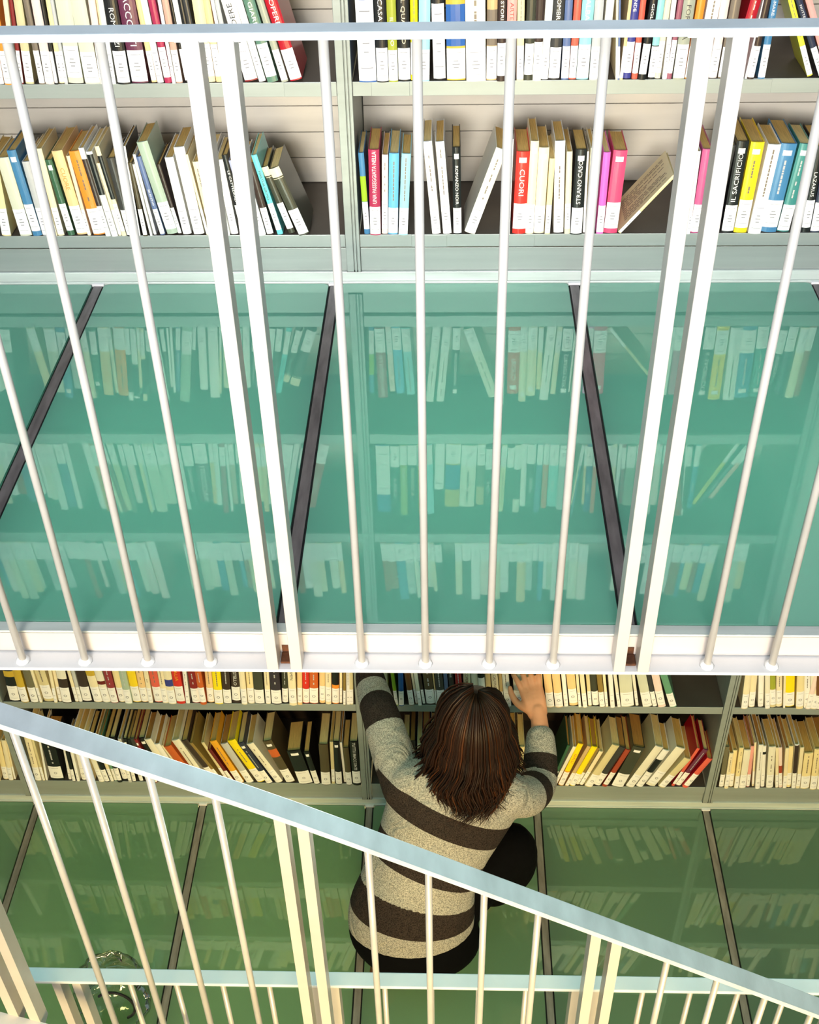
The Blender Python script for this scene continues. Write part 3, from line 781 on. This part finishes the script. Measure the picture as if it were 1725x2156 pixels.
for row, L in recs.items():
    lev = ROW[row][3]; ups = U_UP[:1] if lev == 'U' else U_LO
    for i, r in enumerate(L):
        xm = r[0]+r[1]/2
        if lev == 'U':
            left = xm < U_UP[0]; mates = [q2 for q2 in L if (q2[0]+q2[1]/2 < U_UP[0]) == left]; idx = mates.index(r)
            pos = '%s left of the upright' % ordinal(len(mates)-idx) if left else '%s right of the upright' % ordinal(idx+1)
        else:
            sec = sum(xm > u for u in U_LO); mates = [q2 for q2 in L if sum(q2[0]+q2[1]/2 > u for u in U_LO) == sec]; idx = mates.index(r)
            pos = {0: '%s left of the left upright' % ordinal(len(mates)-idx), 1: '%s right of the left upright' % ordinal(idx+1),
                   2: '%s right of the middle upright' % ordinal(idx+1), 3: '%s right of the right upright' % ordinal(idx+1)}[sec]
        adj = 'leaning ' if abs(r[3]) > 14 else ('thin ' if r[1] < .011 else ('thick ' if r[1] > .026 else ''))
        label = '%s%s book, %s on %s' % (adj, r[4].replace('_', ' '), pos, ROW[row][1])
        place_book(row, r, label)
# books beyond the 300 nearest: shelves seen only mirrored in the glass floors, and slivers
cols = ['cream', 'white', 'ivory', 'pale_sage', 'slate_blue', 'charcoal', 'pale_yellow', 'dark_olive', 'peach', 'denim_blue', 'brick', 'white', 'cream', 'pale_grey', 'dark_brown', 'pale_pink']
def filler(z, xa, xb, lo):
    x = xa; lean = random.uniform(-4, 4)
    while x < xb-.04:
        if random.random() < .06: x += random.uniform(.03, .11); lean = random.uniform(-16, 6)
        wd = random.uniform(.010, .027); h = random.uniform(.17, .23)
        lean = max(-16, min(8, lean+random.uniform(-.4, .1) if lean < 0 else lean))
        into_rest(x, S+random.uniform(-.003, .008), z+.0003+(wd*math.sin(math.radians(lean)) if lean > 0 else 0), wd, h, random.uniform(.11, .14), lean, random.choice(cols), lo)
        x += wd/math.cos(math.radians(lean))+.0008
for z, spans, lo in ((SZU[2], ((-1.36, -.26), (-.19, .88)), False), (SZL[2], ((-1.98, -1.48), (-1.40, -.31), (-.24, .84), (.93, 1.80)), True),
                     (SZU[0], ((-1.36, -1.055),), False), (SZU[1], ((-1.36, -.985),), False), (SZL[0], ((-1.98, -1.66), (1.31, 1.80)), True), (SZL[1], ((-1.98, -1.56), (1.13, 1.80)), True)):
    for a, b in spans: filler(z, a, b, lo)
o = rest.build('books', rest_mats); tag(o, 'slivers of books between others and shelves seen mirrored in the glass floors', 'book', 'books beyond the 300 nearest', 'stuff')

# ------------------------------------------------------------------ the woman crouching at the lower shelves
KP = 1.0319
def V(x, y, z): return Vector((x*KP, y*KP, z*KP))
def rings_mesh(mb, rings, n=24, mi=0):
    # rings: (centre, half width, half depth, width axis, depth axis); rounded closed ends
    def ring(c, a, b, ua, ub): return [c+ua*math.cos(2*math.pi*k/n)*a+ub*math.sin(2*math.pi*k/n)*b for k in range(n)]
    R = [ring(*r) for r in rings]; vs = [v for r in R for v in r]; fs = []
    for i in range(len(R)-1):
        for k in range(n): fs.append((i*n+k, i*n+(k+1) % n, (i+1)*n+(k+1) % n, (i+1)*n+k))
    fs += [tuple(range(n-1, -1, -1)), tuple(range((len(R)-1)*n, len(R)*n))]
    mb.add(vs, fs, mi)
def spline(pts, m):
    # Catmull-Rom through points given as tuples of floats / vectors
    out = []; P = [pts[0]]+list(pts)+[pts[-1]]
    for i in range(1, len(P)-2):
        for k in range(m):
            t = k/m; a, b, c, d = P[i-1], P[i], P[i+1], P[i+2]
            out.append(tuple(.5*((2*b[j])+(-a[j]+c[j])*t+(2*a[j]-5*b[j]+4*c[j]-d[j])*t*t+(-a[j]+3*b[j]-3*c[j]+d[j])*t**3) for j in range(len(a))))
    out.append(tuple(P[-2])); return out
def limb(mb, pts, m=6, n=16, flat=1.0):
    # pts: (x, y, z, radius) in eye coordinates; hemispherical ends
    q = spline([(p[0]*KP, p[1]*KP, p[2]*KP, p[3]*KP) for p in pts], m)
    C_ = [Vector(p[:3]) for p in q]; r = [p[3] for p in q]; T_ = []
    for i in range(len(C_)): T_.append((C_[min(i+1, len(C_)-1)]-C_[max(i-1, 0)]).normalized())
    ext = []
    for a in (75, 45, 20): ext.append((C_[0]-T_[0]*r[0]*math.sin(math.radians(a)), r[0]*math.cos(math.radians(a)), T_[0]))
    ext += [(C_[i], r[i], T_[i]) for i in range(len(C_))]
    for a in (20, 45, 75): ext.append((C_[-1]+T_[-1]*r[-1]*math.sin(math.radians(a)), r[-1]*math.cos(math.radians(a)), T_[-1]))
    ref = Vector((0, 0, 1)) if abs(T_[0].z) < .8 else Vector((0, 1, 0)); R = []
    for c, rr, t in ext:
        a = t.cross(ref).normalized(); b = a.cross(t).normalized(); R.append((c, rr, rr*flat, a, b))
    rings_mesh(mb, R, n)
def ball(mb, c, rx, ry, rz, n=16):
    R = []
    for i in range(1, n): 
        a = math.pi*i/n; R.append((c+Vector((0, 0, -math.cos(a)*rz)), rx*math.sin(a), ry*math.sin(a), Vector((1, 0, 0)), Vector((0, 1, 0))))
    rings_mesh(mb, R, 20)
def fused(mb, name, voxel, smooth=4, f=.5):
    me = mb.mesh(name); o = bpy.data.objects.new(name, me); C.objects.link(o)
    bm = bmesh.new(); bm.from_mesh(me); bmesh.ops.recalc_face_normals(bm, faces=bm.faces); bm.to_mesh(me); bm.free()
    r = o.modifiers.new('r', 'REMESH'); r.mode = 'VOXEL'; r.voxel_size = voxel
    s_ = o.modifiers.new('s', 'SMOOTH'); s_.iterations = smooth; s_.factor = f
    dg = bpy.context.evaluated_depsgraph_get(); out = bpy.data.meshes.new_from_object(o.evaluated_get(dg)); bpy.data.objects.remove(o)
    out.polygons.foreach_set('use_smooth', [True]*len(out.polygons)); return out
M['skin'] = mat('skin', (214, 150, 112), .5, 0, 0, .10, 18, bump=.1)
M['denim'] = mat('black_trousers', (7, 7, 8), .9, 0, 0, .2, 60, spec=.08)
M['shoe'] = mat('brown_leather', (116, 66, 34), .55, 0, 0, .2, 25)
def hair_mat():
    m = mat('brown_hair', (70, 40, 24), .42); nt = m.node_tree; b = nt.nodes['Principled BSDF']
    a = nt.nodes.new('ShaderNodeVertexColor'); a.layer_name = 'strand'; nt.links.new(a.outputs[0], b.inputs['Base Color']); b.inputs['Specular IOR Level'].default_value = .22; return m
M['hair'] = hair_mat()
def knit_mat():
    m = bpy.data.materials.new('striped_knit'); m.use_nodes = True; nt = m.node_tree; b = nt.nodes['Principled BSDF']; N = nt.nodes.new; Lk = nt.links.new
    at = N('ShaderNodeAttribute'); at.attribute_name = 'stripe'
    tc = N('ShaderNodeTexCoord'); nz = N('ShaderNodeTexNoise'); nz.inputs['Scale'].default_value = 330; nz.inputs['Detail'].default_value = 3; nz.inputs['Roughness'].default_value = .7; Lk(tc.outputs['Object'], nz.inputs['Vector'])
    md = N('ShaderNodeMath'); md.operation = 'PINGPONG'; md.inputs[1].default_value = 1; Lk(at.outputs['Fac'], md.inputs[0])
    gt = N('ShaderNodeMath'); gt.operation = 'GREATER_THAN'; gt.inputs[1].default_value = .5; Lk(md.outputs[0], gt.inputs[0])
    def two(c0, c1):
        x = N('ShaderNodeMix'); x.data_type = 'RGBA'; x.inputs[6].default_value = lin(*c0); x.inputs[7].default_value = lin(*c1)
        mr = N('ShaderNodeMapRange'); mr.inputs[1].default_value = .36; mr.inputs[2].default_value = .62; Lk(nz.outputs[0], mr.inputs[0]); Lk(mr.outputs[0], x.inputs[0]); return x
    lt = two((104, 104, 98), (196, 190, 176)); dk = two((26, 22, 21), (66, 56, 50))
    mx = N('ShaderNodeMix'); mx.data_type = 'RGBA'; Lk(gt.outputs[0], mx.inputs[0]); Lk(lt.outputs[2], mx.inputs[6]); Lk(dk.outputs[2], mx.inputs[7]); Lk(mx.outputs[2], b.inputs['Base Color'])
    b.inputs['Roughness'].default_value = .95; b.inputs['Specular IOR Level'].default_value = .1
    bp = N('ShaderNodeBump'); bp.inputs['Strength'].default_value = .35; bp.inputs['Distance'].default_value = .002; Lk(nz.outputs[0], bp.inputs['Height'])
    n2 = N('ShaderNodeTexNoise'); n2.inputs['Scale'].default_value = 13; n2.inputs['Distortion'].default_value = 1.2; Lk(tc.outputs['Object'], n2.inputs['Vector'])
    b2 = N('ShaderNodeBump'); b2.inputs['Strength'].default_value = .6; b2.inputs['Distance'].default_value = .02; Lk(n2.outputs[0], b2.inputs['Height']); Lk(b2.outputs[0], bp.inputs['Normal']); Lk(bp.outputs[0], b.inputs['Normal']); return m
M['knit'] = knit_mat()

woman = empty('person', V(-.09, 1.9, -3.338)); woman.location.z = FLOOR[1]
tag(woman, 'woman in a striped grey sweater crouching and reaching for books on the lower shelf', 'person')
def wear(me, name, mats, parent=None):
    o = link(name, me, mats, woman); o.matrix_parent_inverse = Matrix.Translation(-Vector(woman.location)); return o
X_ = Vector((1, 0, 0))
spine = [  # x, y, z, half width, half depth
 (-.100, 1.895, -3.150, .172, .128), (-.100, 1.893, -3.090, .180, .136), (-.094, 1.905, -3.020, .176, .128), (-.074, 1.935, -2.940, .160, .112),
 (-.040, 1.975, -2.860, .158, .108), (-.004, 2.015, -2.785, .170, .112), (.026, 2.046, -2.720, .176, .106), (.046, 2.066, -2.670, .150, .088), (.060, 2.085, -2.632, .085, .066), (.066, 2.096, -2.600, .052, .052)]
def torso(mb, grow, i0=0, i1=None):
    q = spline(spine[i0:i1], 4); R = []
    for i, p in enumerate(q):
        c = V(*p[:3]); t = (Vector(q[min(i+1, len(q)-1)][:3])-Vector(q[max(i-1, 0)][:3])).normalized()
        ua = (X_-t*X_.dot(t)*.6).normalized(); ub = t.cross(ua).normalized(); R.append((c, (p[3]+grow)*KP, (p[4]+grow)*KP, ua, ub))
    rings_mesh(mb, R, 32)
L_arm = [(-.115, 2.055, -2.700, .062), (-.150, 2.150, -2.668, .060), (-.188, 2.262, -2.640, .054), (-.212, 2.355, -2.662, .050), (-.230, 2.440, -2.672, .043)]
R_arm = [(.165, 2.040, -2.705, .058), (.222, 2.085, -2.770, .058), (.262, 2.172, -2.822, .055), (.272, 2.235, -2.800, .050), (.274, 2.292, -2.772, .043)]
# --- body: one continuous skin surface (head, neck, trunk, arms, hands, legs)
mb = MB(); torso(mb, -.016)
HC = V(.080, 2.112, -2.492)
ball(mb, HC, .074*KP, .092*KP, .108*KP)
limb(mb, [(.064, 2.088, -2.655, .050), (.070, 2.100, -2.585, .047), (.078, 2.115, -2.530, .050)])
# face (turned towards the shelf): jaw, nose, brow, lips, ears
limb(mb, [(.080, 2.150, -2.540, .050), (.080, 2.172, -2.575, .034)]); limb(mb, [(.080, 2.196, -2.488, .012), (.080, 2.214, -2.515, .014)], n=10)
limb(mb, [(.050, 2.184, -2.470, .016), (.110, 2.184, -2.470, .016)], n=10); limb(mb, [(.064, 2.196, -2.551, .010), (.096, 2.196, -2.551, .010)], n=10)
for sx in (-.072, .072): limb(mb, [(.080+sx, 2.105, -2.480, .012), (.080+sx*1.1, 2.098, -2.510, .011)], n=10)
thin = lambda A, g: [(p[0], p[1], p[2], p[3]-g) for p in A]
limb(mb, thin(L_arm, .014)+[(-.234, 2.452, -2.660, .024)]); limb(mb, thin(R_arm, .014)+[(.273, 2.335, -2.752, .0255), (.268, 2.368, -2.737, .0245)])
def hand(mb, w0, k0, up, side, fingers, thumb):
    # palm from wrist w0 to knuckles k0; fingers are (offset along side, length, curl drop) chains, thumb leaves the side of the palm
    w0, k0, up, side = Vector(w0), Vector(k0), Vector(up).normalized(), Vector(side).normalized(); d = (k0-w0)
    for s_ in (-.026, -.009, .009, .026):
        a = w0+side*s_*.55; b = k0+side*s_; m_ = (a+b)/2+up*.004
        limb(mb, [(*a, .0165), (*m_, .0150), (*b, .0112)], n=10, m=4)
    dn = d.normalized()
    for s_, ln, spread, drop in fingers:
        b = k0+side*s_; f = (dn+side*spread).normalized(); p1 = b+f*ln*.42+up*.004; p2 = p1+(f*.85-up*drop)*ln*.32; p3 = p2+(f*.6-up*drop*1.6)*ln*.26
        limb(mb, [(*b, .0096), (*p1, .0086), (*p2, .0078), (*p3, .0068)], n=10, m=4)
    ts, dirs = thumb; a = w0+d*.25+side*ts; p1 = a+Vector(dirs)*.034+dn*.016; p2 = p1+Vector(dirs)*.014+dn*.026; p3 = p2+dn*.022
    limb(mb, [(*a, .0150), (*p1, .0115), (*p2, .0096), (*p3, .0078)], n=10, m=4)
# right hand lies on the spines, fingers spread over the book tops
hand(mb, (.268, 2.362, -2.740), (.250, 2.430, -2.708), (0, -.55, .83), (1, .28, .1), [(-.027, .070, -.22, .35), (-.009, .078, -.06, .35), (.009, .074, .05, .35), (.027, .058, .20, .35)], (-.024, (-.75, .35, -.35)))
hand(mb, (-.234, 2.446, -2.655), (-.238, 2.463, -2.585), (0, -1, .2), (1, 0, .1), [(-.027, .058, -.15, -.2), (-.009, .072, -.04, -.2), (.009, .077, .05, -.2), (.027, .070, .14, -.2)], (.024, (.8, -.1, .25)))
R_leg = [(-.010, 1.945, -3.120, .098), (.090, 2.020, -3.045, .092), (.178, 2.066, -2.985, .076), (.190, 2.060, -3.055, .074), (.142, 2.062, -3.170, .064), (.105, 2.125, -3.275, .042)]
L_leg = [(-.170, 1.930, -3.140, .098), (-.175, 2.080, -3.200, .088), (-.175, 2.225, -3.262, .070), (-.178, 2.140, -3.285, .050), (-.172, 1.990, -3.278, .048), (-.170, 1.930, -3.272, .038)]
limb(mb, thin(R_leg, .010)); limb(mb, thin(L_leg, .010))
limb(mb, [(.105, 2.125, -3.29, .034), (.130, 2.130, -3.310, .026), (.150, 2.210, -3.316, .018)]); limb(mb, [(-.170, 1.95, -3.28, .034), (-.172, 1.90, -3.290, .028)])
body = fused(mb, 'body', .0036, 3); wear(body, 'body', M['skin'])
# --- trousers
mb = MB(); q = [(-.095, 1.905, -3.010, .150, .112), (-.098, 1.885, -3.090, .180, .138), (-.082, 1.880, -3.150, .182, .140), (-.064, 1.895, -3.205, .150, .118), (-.060, 1.905, -3.232, .110, .086)]
rings_mesh(mb, [(V(*p[:3]), p[3]*KP, p[4]*KP, X_, Vector((0, 1, 0))) for p in spline(q, 4)], 32)
limb(mb, R_leg); limb(mb, L_leg); wear(fused(mb, 'trousers', .008, 5), 'trousers', M['denim'])
# --- shoes
for nm, a in (('shoe', [(-.170, 1.985, -3.282, .036), (-.176, 1.900, -3.288, .041), (-.184, 1.838, -3.285, .040)]), ('shoe', [(.104, 2.130, -3.298, .036), (.132, 2.140, -3.302, .034), (.152, 2.225, -3.312, .024)])):
    mb = MB(); limb(mb, a, n=18); o = wear(fused(mb, nm, .006, 3), nm, M['shoe'])
# --- sweater
mb = MB(); torso(mb, .0); limb(mb, L_arm, n=20); limb(mb, R_arm, n=20)
limb(mb, [(-.10, 2.06, -2.690, .070), (.03, 2.06, -2.680, .080), (.16, 2.045, -2.700, .068)])
for fx in ((-.05, 1.86), (.03, 1.88)): pass
me = fused(mb, 'sweater', .0065, 6)
# knit stripes follow the trunk and each sleeve: distance along the limb, stored per face corner
def polyline(pts): P = [V(*p[:3]) for p in pts]; return P
def along(P, v):
    best = None; acc = 0
    for a, b in zip(P[:-1], P[1:]):
        d = b-a; t = max(0, min(1, (v-a).dot(d)/d.length_squared)); c = a+d*t; ds = (v-c).length
        if best is None or ds < best[0]: best = (ds, acc+t*d.length)
        acc += d.length
    return best
PT = [V(*p[:3]) for p in spline(spine, 3)]; PL = [V(*p[:3]) for p in spline(L_arm, 3)]; PR = [V(*p[:3]) for p in spline(R_arm, 3)]
at = me.attributes.new('stripe', 'FLOAT', 'CORNER'); val = [0.0]*len(me.loops)
tot = along(PT, PT[-1])[1]
cache = {}
for p in me.polygons:
    c = p.center; dl, sl = along(PL, c); dr, sr = along(PR, c)
    part = 'T'
    if sl > .070 and dl < .075 and (c-V(*L_arm[1][:3])).length < (c-V(.03, 2.03, -2.75)).length: part = 'L'
    if sr > .050 and dr < .075 and (c-V(*R_arm[1][:3])).length < (c-V(.03, 2.03, -2.75)).length: part = 'R'
    for li in p.loop_indices:
        vi = me.loops[li].vertex_index; k = (vi, part)
        if k not in cache:
            v = me.vertices[vi].co
            if part == 'T':
                s_ = along(PT, v)[1]
                # shoulders tilt the yoke: stripes sag towards the middle of the back
                cache[k] = max(.28, (tot-s_-.190)/.0735+1)
            elif part == 'L': cache[k] = max(.28, (along(PL, v)[1]-.238)/.090+1)
            else: cache[k] = (along(PR, v)[1]-.205)/.062
        val[li] = cache[k]+20
at.data.foreach_set('value', val)
wear(me, 'sweater', M['knit'])
# --- hair: tapered locks that leave the crown, follow the skull and hang over the back with curled ends
rng = random.Random(4); mb = MB(); colr = []
CR = HC+Vector((-.004, -.012, 0)); RX, RY, RZ = .081*KP, .104*KP, .122*KP
def lock(phi, lay, wdt):
    pts = []; curl = rng.uniform(-.5, 1.2); ph = rng.uniform(0, 6.28); ph0 = 1.3+rng.uniform(-.6, .6); L_ = rng.uniform(.86, 1.06); n = 13
    dirx, diry = math.sin(phi), -math.cos(phi)      # phi 0 = back of the head
    back = max(0, math.cos(phi)); g = 1+lay*.16
    for i in range(n):
        s = i/(n-1)
        if s < .42:
            th = (.08+1.50*s/.42); p = CR+Vector((dirx*RX*g*math.sin(th), diry*RY*g*math.sin(th), RZ*g*math.cos(th)))
        else:
            u = (s-.42)/.58; out = .005+.024*u*(1+.5*lay)+.012*math.sin(u*math.pi)*.6
            drop = (.205*L_*KP)*u
            p = CR+Vector((dirx*(RX*g+out), diry*(RY*g+out*.7), RZ*g*math.cos(1.58)-drop))
            p.y -= back*.030*u; w_ = min(1, u*2.5); p.x += w_*(.021*u*math.sin(ph0+phi*3+u*9)-.012*u+.004*math.sin(ph+u*6)); p.y += w_*.004*math.cos(ph+u*6)
            if u > .75: q_ = (u-.75)/.25; p.z += q_*q_*.030*max(0, curl); p += Vector((dirx*.6-.5*math.cos(ph0), diry, 0))*q_*.018*curl
        pts.append(p)
    r = [wdt*(.55+.9*math.sin(math.pi*min(1, .15+i/(n-1)*.8)))*(1 if i < n-3 else (n-i)/4) for i in range(n)]
    k = len(mb.f); mb.tube(pts, [(a, a*.45) for a in r], 5, 0, True); return len(mb.f)-k
base = [(26, 14, 6), (36, 19, 8), (50, 27, 11), (72, 39, 16), (42, 22, 9), (92, 54, 24)]
for i in range(900):
    phi = rng.uniform(-1, 1)
    phi = (abs(phi)**.85)*2.15*(1 if phi > 0 else -1); lay = rng.random()
    nf = lock(phi, lay, rng.uniform(.0012, .0027)); c = lin(*rng.choices(base, (4, 5, 5, 2.4, 4, .2) if abs(phi) > .3 else (5, 5, 2, .3, 4, 0))[0]); colr += [(c, nf)]
for i in range(70):   # side lock swept over the woman's left-hand shoulder
    phi = rng.uniform(-1.9, -1.15); nf = lock(phi, .9+rng.random()*1.3, rng.uniform(.002, .0036)); colr += [(lin(*rng.choice(base[:3])), nf)]
me = mb.mesh('hair'); ca = me.color_attributes.new('strand', 'FLOAT_COLOR', 'CORNER'); buf = []
it = iter(me.polygons)
for c, nf in colr:
    for _ in range(nf): buf += list(c)*len(next(it).vertices)
ca.data.foreach_set('color', buf); me.polygons.foreach_set('use_smooth', [True]*len(me.polygons)); hair = wear(me, 'hair', M['hair'])
mb = MB(); ball(mb, CR+Vector((0, -.004, .006)), RX*.97, RY*.97, RZ*.97); m_ = fused(mb, 'scalp_hair', .008, 2)
bm = bmesh.new(); bm.from_mesh(m_); bmesh.ops.delete(bm, geom=[v for v in bm.verts if v.co.y > HC.y+.045 and v.co.z < HC.z+.055], context='VERTS'); bm.to_mesh(m_); bm.free()
M['scalp'] = mat('dark_hair_roots', (38, 20, 12), .5); o = link('under_hair', m_, M['scalp'], hair); 

# ------------------------------------------------------------------ clear plastic bag left on the lower glass floor
def film_mat():
    m = bpy.data.materials.new('clear_film'); m.use_nodes = True; nt = m.node_tree; nt.nodes.clear(); N = nt.nodes.new
    o = N('ShaderNodeOutputMaterial'); mx = N('ShaderNodeMixShader'); tr = N('ShaderNodeBsdfTransparent'); gl = N('ShaderNodeBsdfGlossy'); fr = N('ShaderNodeFresnel')
    fr.inputs[0].default_value = 1.9; gl.inputs['Roughness'].default_value = .03; tr.inputs[0].default_value = (.97, .98, .97, 1)
    nt.links.new(fr.outputs[0], mx.inputs[0]); nt.links.new(tr.outputs[0], mx.inputs[1]); nt.links.new(gl.outputs[0], mx.inputs[2]); nt.links.new(mx.outputs[0], o.inputs[0]); return m
M['film'] = film_mat()
rb = random.Random(9); mb = MB(); n = 56; prof = [(.004, .085), (.010, .098), (.05, .108), (.10, .110), (.15, .104), (.19, .088), (.215, .064), (.228, .036), (.232, .008)]
ph = [rb.uniform(0, 6.28) for _ in range(6)]; vs = []; fs = []
for i, (h, r) in enumerate(prof):
    for k in range(n):
        a = 2*math.pi*k/n; f = 1+.035*math.sin(9*a+ph[0]+h*14)+.025*math.sin(17*a+ph[1]-h*22)+.02*math.sin(5*a+ph[2]+h*30)+rb.uniform(-.006, .006)
        vs.append((r*f*math.cos(a), r*f*.9*math.sin(a), h+.004*math.sin(7*a+ph[3])*(h > .02)))
for i in range(len(prof)-1):
    for k in range(n): fs.append((i*n+k, i*n+(k+1) % n, (i+1)*n+(k+1) % n, (i+1)*n+k))
fs += [tuple(range((len(prof)-1)*n, len(prof)*n))]
mb.add(vs, fs)
bag = mb.build('plastic_bag', M['film'], None, True); bag.location = (-.985, 1.80, FLOOR[1]+.001)
tag(bag, 'clear crinkled plastic bag on the lower glass floor behind the level railing', 'bag')
mb = MB(); pts = [(.03+.055*math.cos(t), -.06, .13+.075*math.sin(t)) for t in [math.pi*(-.35+1.1*i/14) for i in range(15)]]
mb.tube(pts, .0042, 8); o = mb.build('handle', M['black'], bag, True); o['label'] = 'dark handle'
